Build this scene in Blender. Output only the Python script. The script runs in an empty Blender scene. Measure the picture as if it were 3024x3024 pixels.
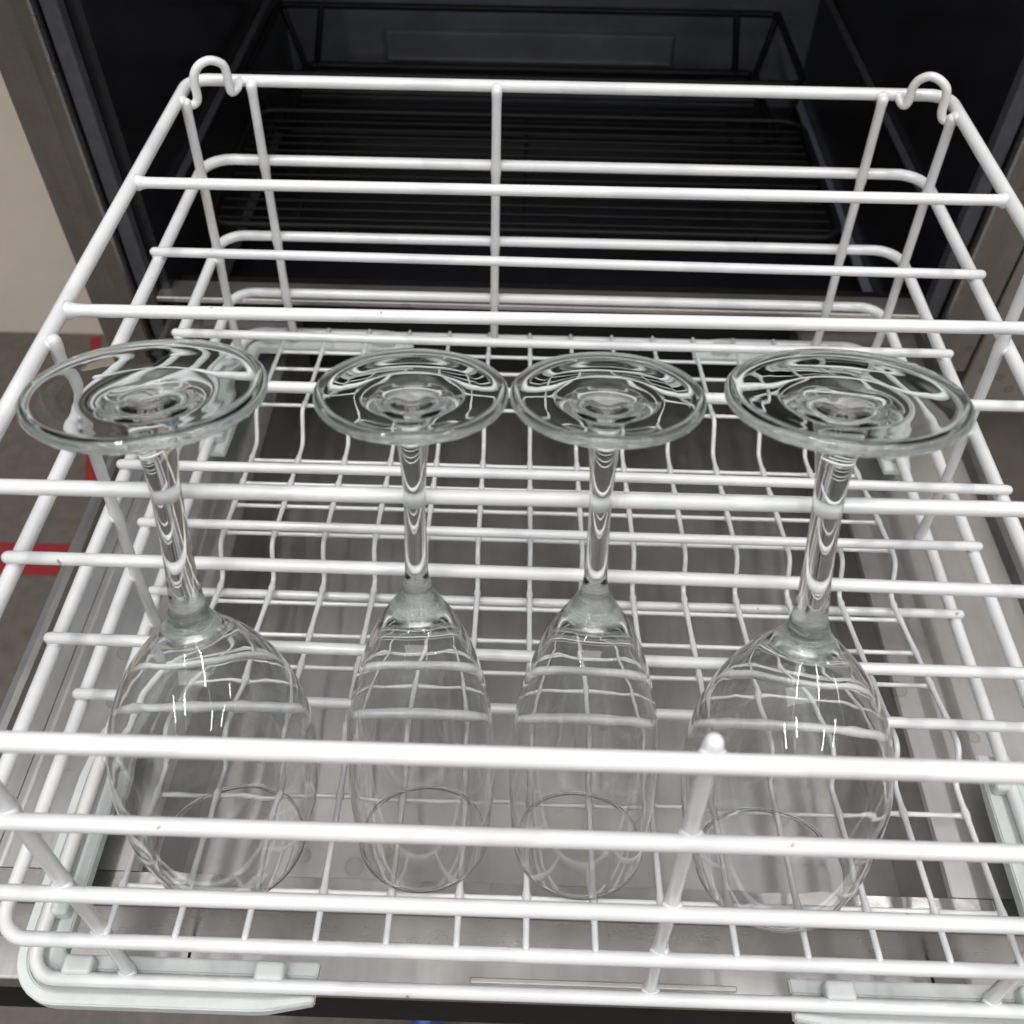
import bpy, bmesh, math, random
from mathutils import Vector, Matrix
random.seed(7)
S = bpy.context.scene
COL = S.collection
R = math.radians

# ------------------------------------------------------------------ materials
def new_mat(name):
    m = bpy.data.materials.new(name); m.use_nodes = True
    nt = m.node_tree; b = nt.nodes['Principled BSDF']
    return m, nt, b
def noise(nt, scale, detail=4, rough=.6, vec=None, stretch=None):
    n = nt.nodes.new('ShaderNodeTexNoise'); n.inputs['Scale'].default_value = scale
    n.inputs['Detail'].default_value = detail; n.inputs['Roughness'].default_value = rough
    g = nt.nodes.new('ShaderNodeNewGeometry') if vec is None else None
    src = g.outputs['Position'] if g else vec
    if stretch:
        mp = nt.nodes.new('ShaderNodeMapping'); mp.inputs['Scale'].default_value = stretch
        nt.links.new(src, mp.inputs['Vector']); src = mp.outputs['Vector']
    nt.links.new(src, n.inputs['Vector'])
    return n
def ramp(nt, fac, stops):
    r = nt.nodes.new('ShaderNodeValToRGB'); e = r.color_ramp.elements
    while len(e) < len(stops): e.new(.5)
    for i, (p, c) in enumerate(stops):
        e[i].position = p; e[i].color = (*c, 1) if len(c) == 3 else c
    nt.links.new(fac, r.inputs['Fac']); return r
def bump(nt, b, h, strength, dist):
    bp = nt.nodes.new('ShaderNodeBump'); bp.inputs['Strength'].default_value = strength
    bp.inputs['Distance'].default_value = dist
    nt.links.new(h, bp.inputs['Height']); nt.links.new(bp.outputs['Normal'], b.inputs['Normal']); return bp

def mat_coat():
    m, nt, b = new_mat('white_nylon_coating')
    n = noise(nt, 22, 5, .6)
    r = ramp(nt, n.outputs['Fac'], [(.3, (.60, .605, .615)), (.62, (.655, .655, .655))])
    n2 = noise(nt, 150, 2, .5)
    r2 = ramp(nt, n2.outputs['Fac'], [(.0, (.35, .30, .25)), (.205, (.35, .30, .25)), (.235, (1, 1, 1))])
    mx = nt.nodes.new('ShaderNodeMixRGB'); mx.blend_type = 'MULTIPLY'; mx.inputs['Fac'].default_value = .8
    nt.links.new(r.outputs['Color'], mx.inputs[1]); nt.links.new(r2.outputs['Color'], mx.inputs[2])
    n4 = noise(nt, 17, 1, .4); r4 = ramp(nt, n4.outputs['Fac'], [(.56, (1, 1, 1)), (.60, (.90, .90, .905))])
    n5 = noise(nt, 7, 3, .5); r5 = ramp(nt, n5.outputs['Fac'], [(.60, (1, 1, 1)), (.72, (.985, .965, .925))])
    for rr_ in (r4, r5):
        m2 = nt.nodes.new('ShaderNodeMixRGB'); m2.blend_type = 'MULTIPLY'; m2.inputs['Fac'].default_value = 1
        nt.links.new(mx.outputs['Color'], m2.inputs[1]); nt.links.new(rr_.outputs['Color'], m2.inputs[2]); mx = m2
    nt.links.new(mx.outputs['Color'], b.inputs['Base Color'])
    b.inputs['Roughness'].default_value = .26
    b.inputs['Coat Weight'].default_value = .35; b.inputs['Coat Roughness'].default_value = .12
    b.inputs['Subsurface Weight'].default_value = .0
    n3 = noise(nt, 260, 3, .6); bump(nt, b, n3.outputs['Fac'], .12, .0006)
    return m
def mat_guard():
    m, nt, b = new_mat('milky_polyethylene')
    n = noise(nt, 60, 4, .6)
    r = ramp(nt, n.outputs['Fac'], [(.3, (.50, .52, .515)), (.7, (.58, .60, .59))])
    nt.links.new(r.outputs['Color'], b.inputs['Base Color'])
    b.inputs['Roughness'].default_value = .42
    b.inputs['Subsurface Weight'].default_value = .5
    b.inputs['Subsurface Radius'].default_value = (.008, .010, .009)
    b.inputs['Subsurface Scale'].default_value = 1.0
    b.inputs['Transmission Weight'].default_value = .0
    n3 = noise(nt, 180, 3, .6); bump(nt, b, n3.outputs['Fac'], .15, .0006)
    return m
def mat_glass(name, tint=(.985, .995, .99), bstr=.04, zc=None, haze=.0, edge=None):
    m, nt, b = new_mat(name)
    L = nt.links.new
    b.inputs['Base Color'].default_value = (*tint, 1)
    b.inputs['Roughness'].default_value = 0
    b.inputs['IOR'].default_value = 1.51
    b.inputs['Transmission Weight'].default_value = 1
    tc = nt.nodes.new('ShaderNodeTexCoord')
    n = noise(nt, 26, 2, .5, vec=tc.outputs['Object'])
    bp = bump(nt, b, n.outputs['Fac'], bstr, .004)
    if zc is not None:                      # pressed join of bowl and stem: fine mould rings, greener glass
        sep = nt.nodes.new('ShaderNodeSeparateXYZ'); L(tc.outputs['Object'], sep.inputs[0])
        d = nt.nodes.new('ShaderNodeMath'); d.operation = 'SUBTRACT'; d.inputs[1].default_value = zc; L(sep.outputs['Z'], d.inputs[0])
        ab = nt.nodes.new('ShaderNodeMath'); ab.operation = 'ABSOLUTE'; L(d.outputs[0], ab.inputs[0])
        mk = nt.nodes.new('ShaderNodeMapRange'); mk.inputs['From Min'].default_value = .0080; mk.inputs['From Max'].default_value = .003
        mk.interpolation_type = 'SMOOTHSTEP'; L(ab.outputs[0], mk.inputs['Value'])
        rings = noise(nt, 1, 3, .7, vec=tc.outputs['Object'], stretch=(60, 60, 750))
        mu = nt.nodes.new('ShaderNodeMath'); mu.operation = 'MULTIPLY'; L(mk.outputs[0], mu.inputs[0]); L(rings.outputs['Fac'], mu.inputs[1])
        b2 = nt.nodes.new('ShaderNodeBump'); b2.inputs['Strength'].default_value = .85; b2.inputs['Distance'].default_value = .0008
        L(mu.outputs[0], b2.inputs['Height']); L(bp.outputs['Normal'], b2.inputs['Normal']); L(b2.outputs['Normal'], b.inputs['Normal'])
        ro = nt.nodes.new('ShaderNodeMath'); ro.operation = 'MULTIPLY'; ro.inputs[1].default_value = .02; L(mk.outputs[0], ro.inputs[0]); L(ro.outputs[0], b.inputs['Roughness'])
        mc = nt.nodes.new('ShaderNodeMixRGB'); mc.inputs[1].default_value = (*tint, 1); mc.inputs[2].default_value = (.885, .965, .92, 1)
        L(mk.outputs[0], mc.inputs['Fac']); L(mc.outputs['Color'], b.inputs['Base Color'])
    df = nt.nodes.new('ShaderNodeBsdfDiffuse'); mx = nt.nodes.new('ShaderNodeMixShader')
    L(b.outputs[0], mx.inputs[1]); L(df.outputs[0], mx.inputs[2]); L(mx.outputs[0], nt.nodes['Material Output'].inputs['Surface'])
    hz = noise(nt, 1, 6, .65, vec=tc.outputs['Object'], stretch=(55, 55, 16))      # dried water film in soft streaks
    hr = ramp(nt, hz.outputs['Fac'], [(.45, (0, 0, 0)), (.75, (haze, haze, haze))])
    df.inputs['Color'].default_value = (.62, .70, .66, 1)
    fac = hr.outputs['Color']
    def addto(fac, mask, k):
        q = nt.nodes.new('ShaderNodeMath'); q.operation = 'MULTIPLY_ADD'; q.inputs[1].default_value = k
        L(mask, q.inputs[0]); L(fac, q.inputs[2]); return q.outputs[0]
    if zc is not None: fac = addto(fac, mu.outputs[0], .20)         # pale diffuse mixed in for light caught inside the join
    if edge:                                                          # pale diffuse at the foot rim stands in for internally reflected light
        s2 = nt.nodes.new('ShaderNodeSeparateXYZ'); L(tc.outputs['Object'], s2.inputs[0])
        cx = nt.nodes.new('ShaderNodeCombineXYZ'); L(s2.outputs['X'], cx.inputs[0]); L(s2.outputs['Y'], cx.inputs[1])
        ln = nt.nodes.new('ShaderNodeVectorMath'); ln.operation = 'LENGTH'; L(cx.outputs[0], ln.inputs[0])
        m3 = nt.nodes.new('ShaderNodeMapRange'); m3.interpolation_type = 'SMOOTHSTEP'
        m3.inputs['From Min'].default_value = edge*.965; m3.inputs['From Max'].default_value = edge*.995; L(ln.outputs['Value'], m3.inputs['Value'])
        fac = addto(fac, m3.outputs[0], .13)
    L(fac, mx.inputs[0])
    return m
def mat_steel(name, lo, hi, stretch, rough=(.22, .42), sc=30, metallic=1.0):
    m, nt, b = new_mat(name)
    n = noise(nt, sc, 6, .65, stretch=stretch)
    blot = noise(nt, 9, 5, .65)
    mx = nt.nodes.new('ShaderNodeMath'); mx.operation = 'MULTIPLY_ADD'
    mx.inputs[1].default_value = .45; 
    nt.links.new(n.outputs['Fac'], mx.inputs[0])
    m2 = nt.nodes.new('ShaderNodeMath'); m2.operation = 'MULTIPLY'; m2.inputs[1].default_value = .55
    nt.links.new(blot.outputs['Fac'], m2.inputs[0]); nt.links.new(m2.outputs[0], mx.inputs[2])
    r = ramp(nt, mx.outputs[0], [(.35, lo), (.65, hi)])
    # dried water drops and rings
    v = nt.nodes.new('ShaderNodeTexVoronoi'); v.inputs['Scale'].default_value = 34; v.feature = 'F1'
    g = nt.nodes.new('ShaderNodeNewGeometry'); nt.links.new(g.outputs['Position'], v.inputs['Vector'])
    rr = ramp(nt, v.outputs['Distance'], [(.0, (.88, .88, .88)), (.16, (.86, .86, .86)), (.19, (.72, .70, .68)), (.215, (1, 1, 1))])
    msk = noise(nt, 14, 2, .5); mr = ramp(nt, msk.outputs['Fac'], [(.55, (0, 0, 0)), (.62, (1, 1, 1))])
    mm = nt.nodes.new('ShaderNodeMixRGB'); mm.blend_type = 'MULTIPLY'
    nt.links.new(mr.outputs['Color'], mm.inputs['Fac']); nt.links.new(r.outputs['Color'], mm.inputs[1]); nt.links.new(rr.outputs['Color'], mm.inputs[2])
    nt.links.new(mm.outputs['Color'], b.inputs['Base Color'])
    b.inputs['Metallic'].default_value = metallic
    mr2 = nt.nodes.new('ShaderNodeMapRange'); mr2.inputs['To Min'].default_value = rough[0]; mr2.inputs['To Max'].default_value = rough[1]
    nt.links.new(blot.outputs['Fac'], mr2.inputs['Value']); nt.links.new(mr2.outputs['Result'], b.inputs['Roughness'])
    fine = noise(nt, 160, 3, .6, stretch=stretch)
    bump(nt, b, fine.outputs['Fac'], .18, .0008)
    return m
def mat_plain(name, col, rough=.5, metallic=0., var=.12, scale=30, bstr=.1, coat=0):
    m, nt, b = new_mat(name)
    if max(col) < .010: b.inputs['Specular IOR Level'].default_value = .18
    n = noise(nt, scale, 5, .6)
    lo = tuple(c*(1-var) for c in col); hi = tuple(min(1, c*(1+var)) for c in col)
    r = ramp(nt, n.outputs['Fac'], [(.3, lo), (.7, hi)])
    nt.links.new(r.outputs['Color'], b.inputs['Base Color'])
    b.inputs['Roughness'].default_value = rough; b.inputs['Metallic'].default_value = metallic
    b.inputs['Coat Weight'].default_value = coat
    n2 = noise(nt, scale*6, 3, .6); bump(nt, b, n2.outputs['Fac'], bstr, .001)
    return m
M_COAT = mat_coat(); M_GUARD = mat_guard()
M_BOWLS, M_BOWLW = [mat_glass('clear_soda_glass', (.992, .998, .995), .09, zc=z, haze=.025) for z in (.1555, .1475)]
M_FOOTS, M_FOOTW = [mat_glass('greenish_soda_glass', (.965, .992, .978), .03, edge=e) for e in (.0362, .0441)]
M_DOOR = mat_steel('brushed_stainless_door', (.29, .283, .274), (.45, .441, .430), (1, .06, 1), (.30, .50))
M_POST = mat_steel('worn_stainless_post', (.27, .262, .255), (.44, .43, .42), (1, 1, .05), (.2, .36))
M_PANEL = mat_steel('satin_stainless_panel', (.40, .385, .37), (.50, .485, .465), (1, 1, .06), (.4, .55))
M_GASKET = mat_plain('grey_frame_gasket', (.045, .045, .05), .55, 0, .25, 60)
M_CAV = mat_plain('dark_enamel', (.009, .0092, .0108), .22, 0, .3, 18, .06)
M_CAVB = mat_plain('dull_cavity_back', (.085, .088, .10), .35, 0, .3, 12)
M_RAILS = mat_plain('support_rail_steel', (.30, .31, .37), .4, .6, .15, 20)
M_BLACKW = mat_plain('black_wire_coating', (.004, .004, .0045), .5, 0, .2, 40)
M_BLACKF = mat_plain('black_plinth', (.007, .0065, .0065), .6, 0, .3, 80)
M_WALL = mat_plain('beige_painted_wall', (.66, .585, .495), .6, 0, .06, 5, .15)
M_WALLT = mat_plain('blue_grey_wall_band', (.30, .33, .40), .6, 0, .06, 5)
M_FLOOR = mat_plain('brown_vinyl_floor', (.115, .098, .082), .45, 0, .22, 40, .2)
M_SKIRT = mat_plain('brown_grey_plinth', (.17, .155, .14), .45, .3, .15, 25)
M_TAPE = mat_plain('red_floor_tape', (.25, .014, .017), .5, 0, .12, 60)
M_BLUE = mat_plain('blue_plastic', (.03, .09, .34), .4, 0, .1, 30)

# ------------------------------------------------------------------ mesh helpers
def link(name, bm, mat, parent=None, smooth=True):
    me = bpy.data.meshes.new(name); bm.normal_update(); bm.to_mesh(me); bm.free()
    me.materials.append(mat)
    for p in me.polygons: p.use_smooth = smooth
    o = bpy.data.objects.new(name, me); COL.objects.link(o)
    if parent:
        o.parent = parent; o.matrix_parent_inverse = Matrix.Translation(parent.location).inverted() if parent.rotation_euler.x == 0 else parent.matrix_basis.inverted()
    return o
def thing(name, label, cat, loc=(0, 0, 0), group=None):
    o = bpy.data.objects.new(name, None); COL.objects.link(o); o.location = loc
    o.empty_display_size = .02
    tag(o, label, cat, group); return o
def tag(o, label, cat, group=None, kind=None):
    if label: o['label'] = label
    if cat: o['category'] = cat
    if group: o['group'] = group
    if kind: o['kind'] = kind
    return o
def add_tube(bm, pts, r, closed=False, n=14, cap=True, rfun=None):
    P = [Vector(p) for p in pts]; N = len(P)
    if not closed and cap:
        d0 = (P[0]-P[1]).normalized(); d1 = (P[-1]-P[-2]).normalized()
        rad = [r*.45, r*.85] + [r]*N + [r*.85, r*.45]
        P = [P[0]+d0*r*.9, P[0]+d0*r*.5] + P + [P[-1]+d1*r*.5, P[-1]+d1*r*.9]
    else: rad = [r]*N
    if rfun: rad = [rad[i]*rfun(P[i]) for i in range(len(P))]
    N = len(P); rings = []; prev = None
    for i in range(N):
        a = P[i-1] if (i > 0 or closed) else P[i]; c = P[(i+1) % N] if (i < N-1 or closed) else P[i]
        t = (c-a).normalized()
        if prev is None:
            up = Vector((0, 0, 1)) if abs(t.z) < .9 else Vector((0, 1, 0)); u = t.cross(up).normalized()
        else:
            u = (prev - t*prev.dot(t)).normalized()
        prev = u; w = t.cross(u)
        rings.append([bm.verts.new(P[i]+(u*math.cos(2*math.pi*k/n)+w*math.sin(2*math.pi*k/n))*rad[i]) for k in range(n)])
    for i in range(N if closed else N-1):
        a, b = rings[i], rings[(i+1) % N]
        if closed and i == N-1:
            best = min(range(n), key=lambda s: (a[0].co-b[s].co).length); b = b[best:]+b[:best]
        for k in range(n):
            bm.faces.new((a[k], a[(k+1) % n], b[(k+1) % n], b[k]))
    if not closed:
        bm.faces.new(rings[0][::-1]); bm.faces.new(rings[-1])
def tube(name, pts, r, mat, parent, **k):
    bm = bmesh.new(); add_tube(bm, pts, r, **k); bmesh.ops.recalc_face_normals(bm, faces=bm.faces)
    return link(name, bm, mat, parent)
def add_box(bm, x0, x1, y0, y1, z0, z1, bev=0, seg=2):
    g = bmesh.ops.create_cube(bm, size=1)
    for v in g['verts']:
        v.co = Vector(((x0+x1)/2+v.co.x*(x1-x0), (y0+y1)/2+v.co.y*(y1-y0), (z0+z1)/2+v.co.z*(z1-z0)))
    if bev:
        es = list({e for v in g['verts'] for e in v.link_edges})
        bmesh.ops.bevel(bm, geom=es, offset=bev, segments=seg, affect='EDGES', profile=.5)
def box(name, dims, mat, parent=None, bev=0, seg=3):
    bm = bmesh.new(); add_box(bm, *dims, bev=bev, seg=seg)
    return link(name, bm, mat, parent, smooth=False)
def rounded_rect(xl, xr, yf, yb, z, rf, rb, n=7, sub=8):
    pts = []
    def arc(cx, cy, r, a0):
        for i in range(n+1):
            a = R(a0+90*i/n); pts.append((cx+r*math.cos(a), cy+r*math.sin(a), z))
    arc(xr-rb, yb-rb, rb, 0); arc(xl+rb, yb-rb, rb, 90); arc(xl+rf, yf+rf, rf, 180); arc(xr-rf, yf+rf, rf, 270)
    out = []
    for i, p in enumerate(pts):
        q = pts[(i+1) % len(pts)]; out.append(p)
        if (Vector(q)-Vector(p)).length > .05:
            for k in range(1, sub): out.append(tuple(Vector(p).lerp(Vector(q), k/sub)))
    return out
def smooth_path(pts, k=6):
    P = [Vector(p) for p in pts]; P = [P[0]*2-P[1]]+P+[P[-1]*2-P[-2]]; out = []
    for i in range(1, len(P)-2):
        a, b, c, d = P[i-1:i+3]
        for j in range(k):
            t = j/k
            out.append(.5*((2*b)+(c-a)*t+(2*a-5*b+4*c-d)*t*t+(3*b-a-3*c+d)*t**3))
    out.append(P[-2]); return out
def bend_path(pts, r, k=4):
    P = [Vector(p) for p in pts]; out = [P[0]]
    for i in range(1, len(P)-1):
        a = (P[i-1]-P[i]); b = (P[i+1]-P[i]); rr = min(r, a.length*.45, b.length*.45)
        A = P[i]+a.normalized()*rr; B = P[i]+b.normalized()*rr
        for j in range(k+1):
            t = j/k; out.append((1-t)**2*A+2*t*(1-t)*P[i]+t*t*B)
    out.append(P[-1]); return out

# ------------------------------------------------------------------ wire basket
# rings: left, right, front, back, height
RING = [(-.2500, .2500, -.0000, .4646, .0000), (-.2527, .2532, -.0031, .4673, -.0599),
        (-.2565, .2572, -.0074, .4709, -.1264), (-.2600, .2609, -.0100, .4724, -.1818),
        (-.2612, .2613, -.0145, .4796, -.2308)]
RR = [.0040, .0038, .0038, .0038, .0038]
def front_thin(p):
    t = max(0, min(1, (p.y+.01)/.09)); return .885+.115*t
basket = thing('wire_basket', 'white plastic-coated wire dishwasher basket holding the four upturned wine glasses', 'basket', (0, .235, -.236))
for k, (xl, xr, yf, yb, z) in enumerate(RING):
    tube('top_rail' if k == 0 else 'side_rail', rounded_rect(xl, xr, yf, yb, z, .014, .013 if k == 0 else .019), RR[k], M_COAT, basket, closed=True, n=18, rfun=front_thin)
def ring_at(z):
    for a, b in zip(RING[:-1], RING[1:]):
        if z <= a[4] and z >= b[4]:
            t = (a[4]-z)/(a[4]-b[4]); return [a[i]*(1-t)+b[i]*t for i in range(4)]
    return list(RING[0][:4]) if z > 0 else list(RING[-1][:4])
def flare(p):
    s = 1.0
    for k, g in enumerate(RING):
        d = abs(p.z-g[4]); s = max(s, 1+.16*math.exp(-max(0, d-.0030)/.0022))
    return s
def upright(side, a_top, a_bot, r=.0032, top=-.0012):
    pts = []
    for i in range(61):
        z = top+(-.2308-.001-top)*i/60; t = min(1, max(0, -z/.2308))
        xl, xr, yf, yb = ring_at(z); a = a_top*(1-t)+a_bot*t; off = .0050
        pts.append({'l': (xl+off, a, z), 'r': (xr-off, a, z), 'f': (a, yf+off, z), 'b': (a, yb-off, z)}[side])
    bm = bmesh.new(); add_tube(bm, pts, r, n=14, rfun=flare)
    for g in RING:                                # weld beads where the upright meets each rail
        t = min(1, max(0, -g[4]/.2308)); a = a_top*(1-t)+a_bot*t
        xl, xr, yf, yb = g[:4]; o = .0030
        cx, cy = {'l': (xl+o, a), 'r': (xr-o, a), 'f': (a, yf+o), 'b': (a, yb-o)}[side]
        wide = 1.5 if side == 'f' else 1.4
        q = bmesh.ops.create_icosphere(bm, subdivisions=3, radius=.0034)
        for v in q['verts']:
            dx, dy = (v.co.x*wide, v.co.y) if side in 'fb' else (v.co.x, v.co.y*wide)
            v.co = Vector((cx+dx, cy+dy, g[4]+v.co.z*1.0))
    bmesh.ops.recalc_face_normals(bm, faces=bm.faces)
    link('upright_wire', bm, M_COAT, basket)
upright('b', -.2078, -.2182); upright('b', -.0459, -.0495); upright('b', .2065, .2190)
upright('l', .1986, .1925, top=.0015); upright('l', .4350, .4441); upright('r', .4366, .4480); upright('r', .2830, .2795, top=.0015)
upright('f', .0430, .0479, top=.0050); upright('f', -.2124, -.2124); upright('f', .2158, .2158)
# cross bars, each lying over the side rails of its level
def webs(bm, x, y, z, r, s=1.9):
    g = bmesh.ops.create_icosphere(bm, subdivisions=2, radius=r)
    for v in g['verts']: v.co = Vector((x+v.co.x*s, y+v.co.y*s*.9, z+v.co.z*.85))
def bar(k, y0, y1, dz=.0058, r=.00305, over=.0012, bow=0.0):
    xl, xr, yf, yb, z = RING[k]
    bm = bmesh.new()
    if k == 0:
        pts = [(xl+.002+(xr-xl-.004)*i/300, y0+(y1-y0)*i/300, z-.0004) for i in range(301)]
        add_tube(bm, pts, .0033, cap=False, n=16, rfun=lambda p: 1+.45*math.exp(-max(0, (.2462-abs(p.x)))/.0016))
    else:
        x0, x1 = xl-over, xr+over
        ph = k*2.1+y0*31; pts = [(x0+(x1-x0)*i/40, y0+(y1-y0)*i/40+.0004*math.sin(ph+i*.13), z+dz-(bow+.0005*math.sin(ph))*math.sin(math.pi*i/40)) for i in range(41)]
        add_tube(bm, pts, r, n=16)
        for x in (xl, xr): webs(bm, x+(.0006 if x < 0 else -.0006), y0 if x < 0 else y1, z+dz*.5, .0031, 1.35)
    bmesh.ops.recalc_face_normals(bm, faces=bm.faces)
    link('cross_bar', bm, M_COAT, basket)
bar(0, .3371+.002, .3413); bar(0, .2234, .2280); bar(0, .1097, .1128)
bar(1, .3471, .3444); bar(1, .2300, .2285); bar(1, .1134, .1099)
bar(2, .3485, .3466); bar(2, .2302, .2285); bar(2, .1117, .1080)
bar(3, .2302, .2296); bar(3, .1114, .1078)
bar(4, .2121, .2114, dz=.0060)
# sawtooth floor of thin wires
PROF = [(-.0075, -.1790), (.0780, -.2022), (.0880, -.2045), (.1016, -.1868), (.2120, -.2172), (.2190, -.2172), (.2317, -.1960), (.3340, -.2172), (.3410, -.2172), (.3570, -.1975), (.3700, -.2030), (.4500, -.2190), (.4780, -.2240)]
def prof_z(y):
    for (a, za), (b, zb) in zip(PROF[:-1], PROF[1:]):
        if a <= y <= b: return za+(zb-za)*(y-a)/(b-a)
    return PROF[-1][1]
def wx(k, y):
    t = max(0, min(1, (y-.15)/.33)); l = -.2146+(-.2228+.2146)*t; r_ = .2171+(.2186-.2171)*t
    u = max(0, min(1, (.09-y)/.099)); l += .0062*u; r_ -= .0062*u
    return l+(r_-l)*k/13+.0004*math.sin(k*5.3+y*9)
cross_y = [.4440, .4180, .3860, .3660, .3220, .2950, .2710, .2430, .2000, .1716, .1456, .1180, .0700, .0165]
for k in range(14):
    pts = bend_path([(wx(k, y), y, z) for y, z in PROF], .006, 5)
    dense = []
    for a, b in zip(pts[:-1], pts[1:]):
        m = max(1, int((b-a).length/.004)); dense += [a.lerp(b, i/m) for i in range(m)]
    dense.append(pts[-1])
    def f2(p):
        return 1+max([.45*math.exp(-max(0, abs(p.y-c)-.0006)/.0016) for c in cross_y+[.2118]]+[0])
    tube('floor_wire', dense, .00158, M_COAT, basket, n=10, rfun=f2)
for y in cross_y:
    z = prof_z(y)-.0022
    pts = [(wx(0, y)-.001+(wx(13, y)-wx(0, y)+.002)*i/65, y, z) for i in range(66)]
    xs = [wx(k, y) for k in range(14)]
    tube('floor_cross_wire', [(wx(0, y)-.001+(wx(13, y)-wx(0, y)+.002)*i/260, y, z) for i in range(261)], .00140, M_COAT, basket, n=8,
         rfun=lambda p: 1+max(.45*math.exp(-max(0, abs(p.x-x)-.0006)/.0014) for x in xs))
# hooks at the rear corners
HL = [(-.2482, .4359, -.0028), (-.2443, .4379, -.0043), (-.241, .4396, -.0042), (-.2388, .4407, -.0014), (-.2384, .441, .0035), (-.2383, .441, .0098), (-.2369, .4417, .0157), (-.2329, .4438, .0203), (-.2268, .4470, .0216), (-.2207, .4501, .0176), (-.2195, .4507, .011), (-.2196, .4507, .0026), (-.2190, .4515, -.0016), (-.2165, .4555, -.001), (-.2155, .462, .001)]
HR = [(.249, .4366, -.0027), (.2451, .4392, -.0049), (.2417, .4415, -.0044), (.24, .4427, -.0008), (.2395, .4431, .004), (.2392, .4432, .0103), (.2377, .4443, .0153), (.2334, .4473, .0187), (.2283, .4508, .0193), (.2237, .4539, .0155), (.2216, .4554, .0095), (.2219, .4552, .0032), (.2210, .4556, -.0022), (.2190, .4580, -.003), (.2165, .4625, .0005)]
for h in (HL, HR):
    tube('hanging_hook', smooth_path(h, 5), .00285, M_COAT, basket, n=14)
# milky corner guards clipped under the bottom rail
def guard(sx, sy, ext_y=.135, ext_x=.143):
    xl, xr, yf, yb, z = RING[4]
    cx = xl if sx < 0 else xr; cy = yf if sy < 0 else yb; rc = .015
    mid = []
    yend = cy-sy*ext_y; xend = cx-sx*ext_x
    for i in range(9): mid.append((cx, yend+(cy-sy*rc-yend)*i/8))
    for i in range(1, 9):
        a = math.pi/2*i/8; mid.append((cx-sx*rc+sx*rc*math.cos(a), cy-sy*rc+sy*rc*math.sin(a)))
    for i in range(1, 17): mid.append((cx-sx*rc+(xend-cx+sx*rc)*i/16, cy))
    prof = [(-.0125, -.0040), (-.0125, -.0125), (.0098, -.0125), (.0108, -.0112), (.0108, -.0028), (.0100, -.0022), (.0050, -.0022), (.0046, -.0056), (-.0046, -.0056), (-.0052, -.0034)]
    bm = bmesh.new(); rings = []
    for i, (x, y) in enumerate(mid):
        a = mid[max(0, i-1)]; c = mid[min(len(mid)-1, i+1)]
        t = Vector((c[0]-a[0], c[1]-a[1], 0)).normalized(); nrm = Vector((t.y, -t.x, 0))
        if nrm.x*sx+nrm.y*sy < 0: nrm = -nrm
        e = min(i/2.0, (len(mid)-1-i)/3.2); tp = min(1, .30+.70*e)
        rings.append([bm.verts.new(Vector((x, y, z))+nrm*o*(1 if o < 0 else (.45+.55*tp))+Vector((0, 0, h if h > -.006 else h*(.62+.38*tp)))) for o, h in prof])
    n = len(prof)
    for a, b in zip(rings[:-1], rings[1:]):
        for q in range(n): bm.faces.new((a[q], a[(q+1) % n], b[(q+1) % n], b[q]))
    bm.faces.new(rings[0]); bm.faces.new(rings[-1][::-1])
    bmesh.ops.recalc_face_normals(bm, faces=bm.faces)
    bmesh.ops.bevel(bm, geom=[e for e in bm.edges if len(e.link_faces) == 2 and e.calc_face_angle(0) > .7], offset=.0008, segments=2, affect='EDGES')
    g = link('corner_guard', bm, M_GUARD, basket, smooth=False)
    # clips that hook over the rail from inside
    tabs = []
    for x in (cx-sx*.024, cx-sx*.120): tabs.append((x-.0075, x+.0075, cy-sy*.0105, cy-sy*.0010))
    y = cy-sy*.036; tabs.append((cx-sx*.0105, cx-sx*.0010, y-.0075, y+.0075))
    y = cy-sy*.118; tabs.append((cx-sx*.0105, cx-sx*.0010, y-.0075, y+.0075))
    for a, b, c, d in tabs:
        box('clip', (min(a, b), max(a, b), min(c, d), max(c, d), z-.0060, z+.0048), M_GUARD, g, bev=.0022)
        if 'clip' not in bpy.data.objects: pass
for sx in (-1, 1):
    for sy in (-1, 1): guard(sx, sy)

# ------------------------------------------------------------------ wine glasses
def pchip(pts, n):
    H = [p[0] for p in pts]; V = [p[1] for p in pts]; out = []
    m = []
    for i in range(len(pts)):
        if i in (0, len(pts)-1): m.append(0); continue
        d0 = (V[i]-V[i-1])/(H[i]-H[i-1]); d1 = (V[i+1]-V[i])/(H[i+1]-H[i])
        m.append(0 if d0*d1 <= 0 else 2*d0*d1/(d0+d1))
    m[0] = (V[1]-V[0])/(H[1]-H[0]); m[-1] = (V[-1]-V[-2])/(H[-1]-H[-2])
    for i in range(len(pts)-1):
        h = H[i+1]-H[i]; k = max(1, n)
        for j in range(k):
            t = j/k
            v = (2*t**3-3*t*t+1)*V[i]+(t**3-2*t*t+t)*h*m[i]+(-2*t**3+3*t*t)*V[i+1]+(t**3-t*t)*h*m[i+1]
            out.append((H[i]+h*t, v))
    out.append(pts[-1]); return out
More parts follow.
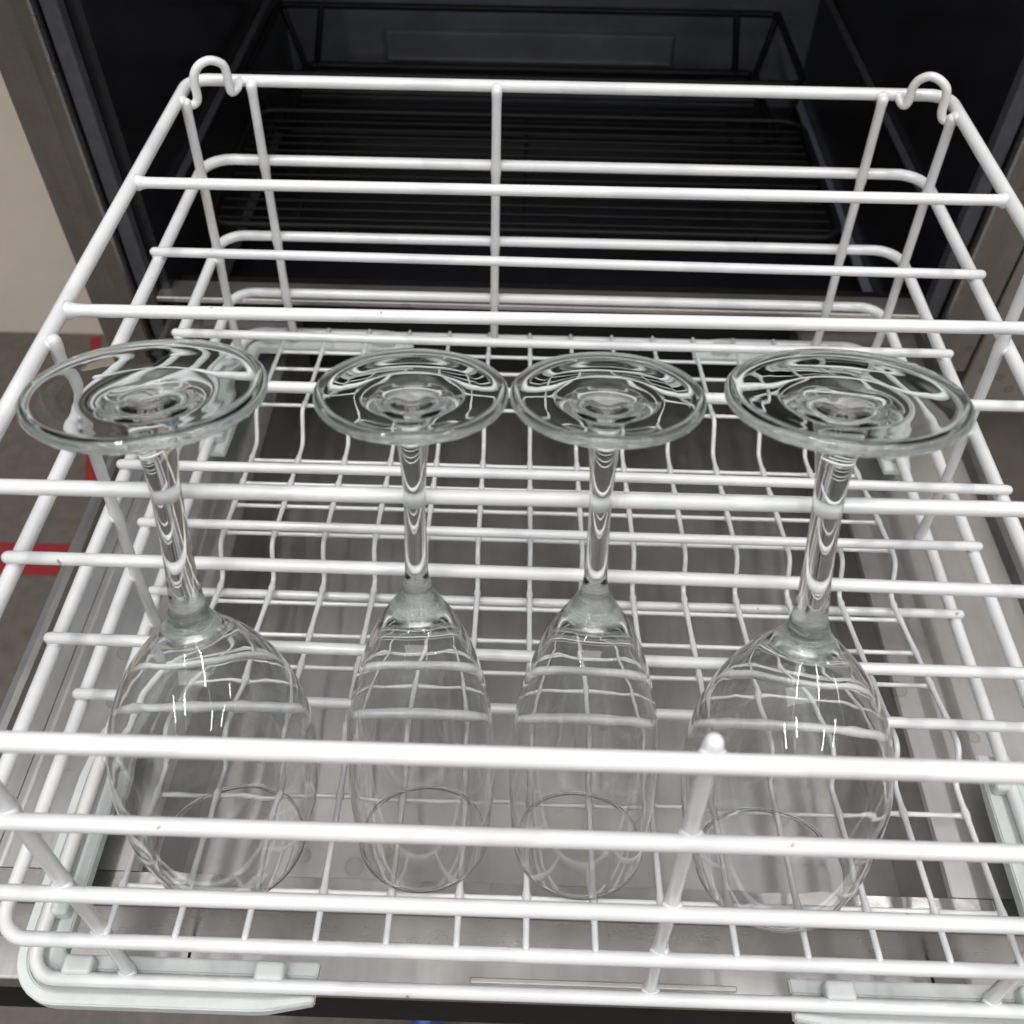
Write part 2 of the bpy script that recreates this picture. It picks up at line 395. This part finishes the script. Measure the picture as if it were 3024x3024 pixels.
SLIM = dict(
 outer=[(.0019, .0320), (.005, .0326), (.02, .0341), (.0435, .0349), (.066, .0343), (.0887, .0323), (.1005, .0302), (.1138, .0271), (.1251, .0235), (.134, .0201), (.1427, .0160), (.1505, .0116), (.156, .0084), (.1607, .0063), (.166, .0052), (.172, .0048), (.183, .0046), (.197, .0044), (.208, .0045), (.2185, .0050), (.2260, .0056), (.2325, .0064), (.2385, .0078), (.2445, .0102), (.2476, .0142), (.2492, .0195), (.2498, .0255), (.2500, .0325)],
 inner=[(.0019, .0308), (.005, .0314), (.02, .0329), (.0435, .0337), (.066, .0330), (.0887, .0306), (.1005, .0281), (.1138, .0244), (.1251, .0200), (.134, .0154), (.1385, .0118), (.1415, .0080), (.1430, .0045), (.1436, .0018)],
 edge=[(.2504, .0354), (.2518, .0362), (.2535, .0361), (.2543, .0354), (.2546, .0345)],
 base=[(.0325, .2545), (.0270, .2540), (.0210, .2533), (.0150, .2525), (.0110, .2517), (.0085, .2509), (.0060, .2502), (.0030, .2498)],
 split=(.1600, .2330), H=.2533, mat=M_BOWLS)
WIDE = dict(
 outer=[(.0019, .0366), (.006, .0381), (.018, .0420), (.032, .0450), (.047, .0467), (.062, .0472), (.076, .0462), (.088, .0440), (.098, .0410), (.107, .0373), (.116, .0325), (.1235, .0276), (.130, .0226), (.1360, .0174), (.1410, .0130), (.1455, .0101), (.1500, .0084), (.156, .0073), (.165, .0066), (.178, .0061), (.193, .0059), (.208, .0060), (.220, .0065), (.2290, .0075), (.2375, .0095), (.2445, .0125), (.2482, .0170), (.2503, .0235), (.2514, .0320), (.2520, .0395)],
 inner=[(.0019, .0354), (.006, .0369), (.018, .0408), (.032, .0438), (.047, .0455), (.062, .0460), (.076, .0447), (.088, .0422), (.098, .0388), (.107, .0345), (.116, .0290), (.1225, .0240), (.128, .0190), (.1320, .0142), (.1350, .0095), (.1366, .0052), (.1372, .0018)],
 edge=[(.2526, .0430), (.2543, .0441), (.2565, .0441), (.2575, .0433), (.2579, .0421)],
 base=[(.0395, .2578), (.0330, .2572), (.0260, .2563), (.0190, .2553), (.0140, .2545), (.0105, .2536), (.0075, .2528), (.0035, .2523)],
 split=(.1490, .2345), H=.2560, mat=M_BOWLW)
def make_glass(D, rim, foot, label, group):
    rim = Vector(rim); foot = Vector(foot); d = (foot-rim).normalized()
    root = thing('wine_glass', label, 'wine glass', rim, group)
    q = Vector((0, 0, 1)).rotation_difference(d); root.rotation_mode = 'XYZ'; root.rotation_euler = q.to_euler()
    sc = (foot-rim).length/D['H']
    out = pchip(D['outer'], 4)                   # (h, r)
    inn = pchip(D['inner'], 4)
    full = [(r, h) for h, r in inn[::-1]]        # inside apex -> rim
    full.insert(0, (0, D['inner'][-1][0]+.0002))
    ro, ri = D['outer'][0][1], D['inner'][0][1]; c = (ro+ri)/2; a = (ro-ri)/2
    full += [(c-.00100*math.cos(math.pi*(i-2)/10), .0010-.00100*math.sin(math.pi*(i-2)/10)) for i in range(1, 14)]
    full += [(r+.00012*math.sin(h*4200)*math.exp(-((h-D['split'][0])/.006)**2), h) for h, r in out]
    full += [(r, h) for h, r in D['edge']]
    b = pchip([(-r, z) for r, z in D['base']], 3)
    full += [(-r, z) for r, z in b] + [(0, D['base'][-1][1]-.0001)]
    # tangents and normals along the whole profile
    nr = []
    for i in range(len(full)):
        p = full[max(0, i-1)]; s = full[min(len(full)-1, i+1)]
        t = Vector((s[0]-p[0], s[1]-p[1])); nr.append(Vector((t.y, -t.x)).normalized() if t.length else Vector((0, 1)))
    nr[0] = Vector((0, -1)); nr[-1] = Vector((0, 1))
    imin = len(inn)+14
    def idx(h): return min(range(imin, len(full)-len(b)-8), key=lambda i: abs(full[i][1]-h))
    i1, i2 = idx(D['split'][0]), idx(D['split'][1])
    NS = 128
    for nm, lo, hi, mat in (('bowl', 0, i1, D['mat']), ('stem', i1, i2, D['mat']), ('foot', i2, len(full)-1, M_FOOTS if D is SLIM else M_FOOTW)):
        verts, faces, norms = [], [], []
        idxs = []
        for i in range(lo, hi+1):
            r, h = full[i]; n = nr[i]
            if r == 0:
                idxs.append([len(verts)]*NS); verts.append((0, 0, h*sc)); norms.append((0, 0, n.y)); continue
            row = []
            for k in range(NS):
                th = 2*math.pi*k/NS; row.append(len(verts))
                verts.append((r*sc*math.cos(th), r*sc*math.sin(th), h*sc)); norms.append((n.x*math.cos(th), n.x*math.sin(th), n.y))
            idxs.append(row)
        for a_, b_ in zip(idxs[:-1], idxs[1:]):
            for k in range(NS):
                f = [a_[k], a_[(k+1) % NS], b_[(k+1) % NS], b_[k]]
                f2 = []
                for v in f:
                    if v not in f2: f2.append(v)
                faces.append(f2)
        me = bpy.data.meshes.new(nm); me.from_pydata(verts, [], faces); me.materials.append(mat)
        for p in me.polygons: p.use_smooth = True
        me.update()
        # make winding agree with the analytic normals
        p0 = me.polygons[len(me.polygons)//2]; nn = Vector(norms[p0.vertices[0]])
        if p0.normal.dot(nn) < 0: me.flip_normals()
        me.normals_split_custom_set_from_vertices([Vector(n).normalized() for n in norms])
        o = bpy.data.objects.new(nm, me); COL.objects.link(o); o.parent = root
    return root
G = 'upturned glasses in the front row of the basket'
make_glass(WIDE, (-.1641, .0409, -.1932), (-.1629, .1156, .0516), 'large round-bowled wine glass, leftmost of the four in the basket', G)
make_glass(SLIM, (-.0671, .0458, -.1900), (-.0640, .1172, .0528), 'slimmer wine glass next to the left large one, its foot touching the other slim glass', G)
make_glass(SLIM, (.0107, .0451, -.1900), (.0088, .1174, .0533), 'slimmer wine glass next to the right large one, its foot touching the other slim glass', G)
make_glass(WIDE, (.1055, .0360, -.1888), (.0973, .1206, .0527), 'large round-bowled wine glass, rightmost of the four, behind the short front upright', G)

# ------------------------------------------------------------------ the machine
mach = thing('dishwasher', 'stainless machine with its door folded down and a dark cavity behind the basket', 'dishwasher', (0, .53, -.36))
def extrude_x(name, prof, x0, x1, mat, parent, closed=True, smooth=False):
    bm = bmesh.new()
    A = [bm.verts.new((x0, y, z)) for y, z in prof]; B = [bm.verts.new((x1, y, z)) for y, z in prof]
    n = len(prof)
    for i in range(n if closed else n-1):
        j = (i+1) % n; bm.faces.new((A[i], A[j], B[j], B[i]))
    if closed: bm.faces.new(A[::-1]); bm.faces.new(B)
    bmesh.ops.recalc_face_normals(bm, faces=bm.faces)
    return link(name, bm, mat, parent, smooth=smooth)
ZL, ZF = -.2550, -.3230
XL, XR = -.2290, .2190
def lip_prof(y0=.0290, z=ZL, r=.006):
    return [(y0+r-r*math.cos(R(a)), z-r+r*math.sin(R(a))) for a in range(0, 91, 15)]
door = bpy.data.objects.new('door', None); COL.objects.link(door); door.parent = mach; door.location = (0, 0, 0)
door.matrix_parent_inverse = Matrix.Translation(mach.location).inverted()
def dlink(name, bm, mat, smooth=False):
    o = link(name, bm, mat, None, smooth); o.parent = door; return o
# side ledges with a raised rolled outer edge
for s, xo, xi in ((-1, -.343, XL), (1, .336, XR)):
    bm = bmesh.new()
    sec = [(xo, -.345), (xo, -.250), (xo-s*.0015, -.2475), (xo-s*.006, -.2470), (xo-s*.0095, -.2490), (xo-s*.012, ZL-.002), (xo-s*.028, ZL-.002), (xo-s*.0300, ZL+.0002), (xo-s*.0335, ZL+.0002), (xo-s*.0355, ZL), (xi+s*.002, ZL), (xi+s*.0003, ZL-.0012), (xi, ZL-.004), (xi, ZF), (xi, -.345)]
    ys = [.0461, .54]
    rows = [[bm.verts.new((x, y, z)) for x, z in sec] for y in ys]
    for i in range(len(sec)-1): bm.faces.new((rows[0][i], rows[0][i+1], rows[1][i+1], rows[1][i]))
    bm.faces.new(rows[0][::-1]); bm.faces.new(rows[1])
    bmesh.ops.recalc_face_normals(bm, faces=bm.faces)
    dlink('side_ledge', bm, M_DOOR)
# recessed pan between the ledges
bm = bmesh.new(); add_box(bm, XL+.0001, XR-.0001, .046, .54, ZF-.02, ZF); dlink('recessed_pan', bm, M_DOOR)
# cross lip with rounded top, then the low front step
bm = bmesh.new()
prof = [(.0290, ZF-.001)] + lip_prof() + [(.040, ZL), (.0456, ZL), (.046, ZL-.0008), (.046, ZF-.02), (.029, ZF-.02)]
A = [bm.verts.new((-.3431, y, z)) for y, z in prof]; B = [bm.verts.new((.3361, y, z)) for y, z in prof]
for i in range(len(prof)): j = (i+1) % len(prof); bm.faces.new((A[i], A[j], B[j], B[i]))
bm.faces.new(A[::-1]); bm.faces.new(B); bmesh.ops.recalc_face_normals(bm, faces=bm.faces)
dlink('cross_lip', bm, M_POST, smooth=False)  # slightly darker post steel stands in for the shade below the lip
bm = bmesh.new()
r = .0022; y0 = .0060
prof = [(y0, ZF-.016)] + [(y0+r-r*math.cos(R(a)), ZF-r+r*math.sin(R(a))) for a in range(0, 91, 15)] + [(.0289, ZF), (.0289, ZF-.016)]
A = [bm.verts.new((-.36, y, z)) for y, z in prof]; B = [bm.verts.new((.36, y, z)) for y, z in prof]
for i in range(len(prof)): j = (i+1) % len(prof); bm.faces.new((A[i], A[j], B[j], B[i]))
bm.faces.new(A[::-1]); bm.faces.new(B); bmesh.ops.recalc_face_normals(bm, faces=bm.faces)
dlink('front_step', bm, M_DOOR)
for x in (-.212, .226):
    bm = bmesh.new(); add_box(bm, x-.0008, x+.0008, .0085, .0288, ZF, ZF+.0006); dlink('seam', bm, M_BLACKF)
bm = bmesh.new(); add_box(bm, -.045, .110, .0120, .0150, ZF, ZF+.0022, bev=.0006); dlink('drip_strip', bm, M_PANEL)
bm = bmesh.new(); add_box(bm, -.36, .36, .0065, .0289, -.392, ZF-.0161, bev=.002); dlink('front_edge', bm, M_BLACKF)
bm = bmesh.new(); add_box(bm, -.340, .333, .030, .54, -.376, -.3451); dlink('door_skin', bm, M_BLACKF)
# posts of the opening
def post(nm, s, xin, xstep, xridge, xout, ztop=.42, zbot=-.30):
    bm = bmesh.new()
    sec = [(xout, .70), (xout, .534), (xout-s*.002, .531), (xridge+s*.001, .531), (xridge-s*.001, .526), (xstep+s*.003, .5245), (xstep+s*.0008, .5255), (xstep, .529), (xstep-s*.001, .70)]
    rows = [[bm.verts.new((x, y, z)) for x, y in sec] for z in (zbot, ztop)]
    n = len(sec)
    for i in range(n): bm.faces.new((rows[0][i], rows[0][(i+1) % n], rows[1][(i+1) % n], rows[1][i]))
    bm.faces.new(rows[0]); bm.faces.new(rows[1][::-1]); bmesh.ops.recalc_face_normals(bm, faces=bm.faces)
    link(nm, bm, M_POST, mach, smooth=False)
    a, b_ = sorted((xstep-s*.0012, xin)); box('door_gasket', (a, b_, .533, .5455, zbot, ztop), M_GASKET, mach, bev=.002)
post('frame_post', -1, -.3560, -.3700, -.3860, -.4160); post('frame_post', 1, .3290, .3430, .3600, .3870)
box('threshold', (-.3559, .3289, .534, .560, -.2440, -.2385), M_PANEL, mach, bev=.0015)
box('lower_sill', (-.3440, .3330, .5405, .575, -.345, -.2445), M_BLACKF, mach)
# cavity: five inner faces with thickness
def cav(nm, d, m): return box(nm, d, m, mach)
cav('cavity_wall', (-.368, -.3450, .546, 1.10, -.345, .40), M_CAV)
cav('cavity_wall', (.3340, .356, .546, 1.10, -.345, .40), M_CAV)
cav('cavity_floor', (-.3449, .3339, .576, 1.10, -.36, -.335), M_CAV)
cav('cavity_back', (-.368, .356, 1.101, 1.12, -.36, .40), M_CAVB)
cav('cavity_ceiling', (-.368, .356, .535, 1.12, .401, .42), M_CAV)
for x0, x1, z in ((-.3449, -.335, -.310), (.3240, .3339, -.310), (.3270, .3339, -.170), (-.3449, -.338, -.170)):
    box('support_rail', (x0, x1, .62, 1.095, z-.004, z), M_RAILS if x0 > 0 and z < -.2 else M_GASKET, mach, bev=.001)
box('unseen_fascia', (-.416, .387, .522, 1.12, .4205, 1.15), M_POST, mach, bev=.003)  # unseen machine top, added to darken reflections in the door steel
box('back_bracket', (-.216, .157, 1.090, 1.1005, -.277, -.238), M_CAVB, mach, bev=.002)
box('drip_rail', (-.269, .210, 1.078, 1.0895, -.284, -.278), M_PANEL, mach, bev=.001)

# black racks inside
rk = thing('slatted_rack', 'flat black slatted wire rack with rounded corners lying in the dark cavity', 'rack', (-.028, .70, -.207))
tube('frame', rounded_rect(-.318, .262, .600, .812, -.204, .022, .022), .0032, M_BLACKW, rk, closed=True, n=10)
for i in range(13):
    y = .616+.0150*i; tube('slat', [(-.312, y, -.2075), (.256, y, -.2075)], .0016, M_BLACKW, rk, n=8)
for x in (-.24, -.028, .185): tube('brace', [(x, .600, -.2110), (x, .812, -.2110)], .0020, M_BLACKW, rk, n=8)
rb = thing('wire_rack', 'black open wire rack with sloping sides standing at the back of the cavity', 'rack', (-.03, .91, -.245))
tube('upper_frame', rounded_rect(-.326, .262, .83, 1.005, -.172, .015, .012), .0040, M_BLACKW, rb, closed=True, n=10)
tube('lower_frame', rounded_rect(-.300, .245, .835, .995, -.240, .015, .012), .0050, M_BLACKW, rb, closed=True, n=10)
for xt, xb in ((-.322, -.302), (-.275, -.288), (.214, .222), (.262, .247)):
    tube('side_wire', [(xt, 1.004, -.172), (xb, .994, -.240)], .0040, M_BLACKW, rb, n=8)
    tube('side_wire', [(xt, .831, -.172), (xb, .836, -.240)], .0030, M_BLACKW, rb, n=8)
for i in range(11):
    y = .845+.014*i; tube('slat', [(-.296, y, -.243), (.241, y, -.243)], .0016, M_BLACKW, rb, n=8)

# neighbouring cabinet on the right, wall and floor
cb = thing('metal_cabinet', 'plain grey metal cabinet side standing right of the door frame', 'cabinet', (.6, .70, -.50))
box('panel', (.3885, .95, .531, .90, -.354, .60), M_PANEL, cb, bev=.003)
box('plinth', (.40, .94, .575, .88, -.95, -.3545), M_SKIRT, cb)
def struct(o): o['kind'] = 'structure'; return o
struct(box('floor', (-3.5, 3.5, -2.5, 3.2, -1.0, -.95), M_FLOOR))
w = thing('wall', 'beige painted wall with a blue-grey band above, left of the machine', 'wall', (-1.6, 1.33, -.95))
box('lower_wall', (-3.2, -.46, 1.305, 1.40, -.9499, -.3925), M_WALL, w)
box('upper_band', (-3.2, -.46, 1.300, 1.40, -.3920, 2.4), M_WALLT, w)
tp = box('floor_tape', (-.95, -.44, .722, .785, -.9499, -.9492), M_TAPE); tag(tp, 'red floor tape strip running in from the left edge below the door side', 'floor tape')
bm = bmesh.new(); add_box(bm, -.010, .010, -.22, .20, -.9489, -.9482)
bmesh.ops.rotate(bm, verts=bm.verts, cent=(0, 0, 0), matrix=Matrix.Rotation(R(17), 3, 'Z')); bmesh.ops.translate(bm, verts=bm.verts, vec=(-.822, 1.105, 0))
tp2 = link('floor_tape', bm, M_TAPE, None, False); tag(tp2, 'red floor tape strip seen beneath and through the leftmost glass foot, near the wall', 'floor tape')
# blue bottle on the floor, only its shoulder shows at the bottom of the picture
bk = thing('bottle', 'small blue plastic bottle standing on the floor below the front edge of the door', 'bottle', (-.108, .098, -.95))
def lathe(name, prof, cx, cy, z0, mat, parent, n=32):
    bm = bmesh.new()
    vs = [[bm.verts.new((cx+r_*math.cos(2*math.pi*k/n), cy+r_*math.sin(2*math.pi*k/n), z0+h)) for k in range(n)] for r_, h in prof]
    for a_, b_ in zip(vs[:-1], vs[1:]):
        for k in range(n): bm.faces.new((a_[k], a_[(k+1) % n], b_[(k+1) % n], b_[k]))
    bmesh.ops.remove_doubles(bm, verts=bm.verts, dist=1e-5); bmesh.ops.recalc_face_normals(bm, faces=bm.faces)
    return link(name, bm, mat, parent)
lathe('body', [(0, 0), (.016, 0), (.018, .004), (.018, .10), (.016, .115), (.008, .128), (.007, .134), (0, .134)], -.108, .098, -.95, M_BLUE, bk)
lathe('cap', [(0, .1341), (.009, .1341), (.009, .148), (.008, .150), (0, .150)], -.108, .098, -.95, M_BLUE, bk)

# ------------------------------------------------------------------ light
W = bpy.data.worlds.new('World'); S.world = W; W.use_nodes = True
wn = W.node_tree; bg = wn.nodes['Background']; bg.inputs['Strength'].default_value = 1.0
tcw = wn.nodes.new('ShaderNodeTexCoord'); sx_ = wn.nodes.new('ShaderNodeSeparateXYZ'); wn.links.new(tcw.outputs['Generated'], sx_.inputs[0])
wr = ramp(wn, sx_.outputs['Z'], [(.0, (.10, .09, .085)), (.12, (.30, .29, .28)), (.45, (.52, .52, .52)), (.8, (.62, .63, .64))])
wn.links.new(wr.outputs['Color'], bg.inputs['Color'])       # a pale room: dim low down, bright ceiling
def area(name, loc, rot, sx, sy, power, col=(1, .99, .978)):
    l = bpy.data.lights.new(name, 'AREA'); l.shape = 'RECTANGLE'; l.size = sx; l.size_y = sy; l.energy = power; l.color = col
    o = bpy.data.objects.new(name, l); COL.objects.link(o); o.location = loc; o.rotation_euler = rot; return o
# rows of fluorescent tubes on the ceiling: x, y, length
for x, y, ln in ((-.50, -1.95, .75), (-1.30, -2.25, 1.1), (1.35, -2.45, 1.0), (2.30, -2.20, 1.2), (-.55, -.85, .55), (.82, -.92, .60), (2.85, -.80, .7),
                 (-2.30, -4.35, .8), (2.0, -4.20, .8), (4.8, -4.3, .7), (-.60, .20, .8), (.85, .25, .8)):
    area('ceiling_tube_light', (x, y, 1.75), (0, 0, R(2)), .036, ln, 10.5*ln)
area('overhead_soft_fill', (-.15, -.45, 1.9), (R(-11), 0, 0), 1.8, .9, 20)  # broad soft fill light added overhead, besides the tubes

# ------------------------------------------------------------------ camera
cam = bpy.data.cameras.new('camera'); co = bpy.data.objects.new('camera', cam); COL.objects.link(co)
co.location = (-.021394, -.139643, .298403); co.rotation_euler = (.752196, -.0083746, .0284410)
cam.sensor_fit = 'HORIZONTAL'; cam.sensor_width = 36; cam.lens = 36*2824.5156/3024
cam.shift_y = -194/3024
cam.clip_start = .01; cam.clip_end = 50
cam.dof.use_dof = True; cam.dof.focus_distance = .50; cam.dof.aperture_fstop = 11
S.camera = co
S.render.engine = 'CYCLES'
c = S.cycles
c.max_bounces = 16; c.transmission_bounces = 14; c.glossy_bounces = 8; c.diffuse_bounces = 4; c.transparent_max_bounces = 8
c.caustics_refractive = True; c.caustics_reflective = True; c.blur_glossy = .3; c.sample_clamp_indirect = 6
vs_ = S.view_settings; vs_.view_transform = 'Standard'; vs_.look = 'None'; vs_.exposure = .13; vs_.gamma = 1
S.render.resolution_x = 1024; S.render.resolution_y = 1024
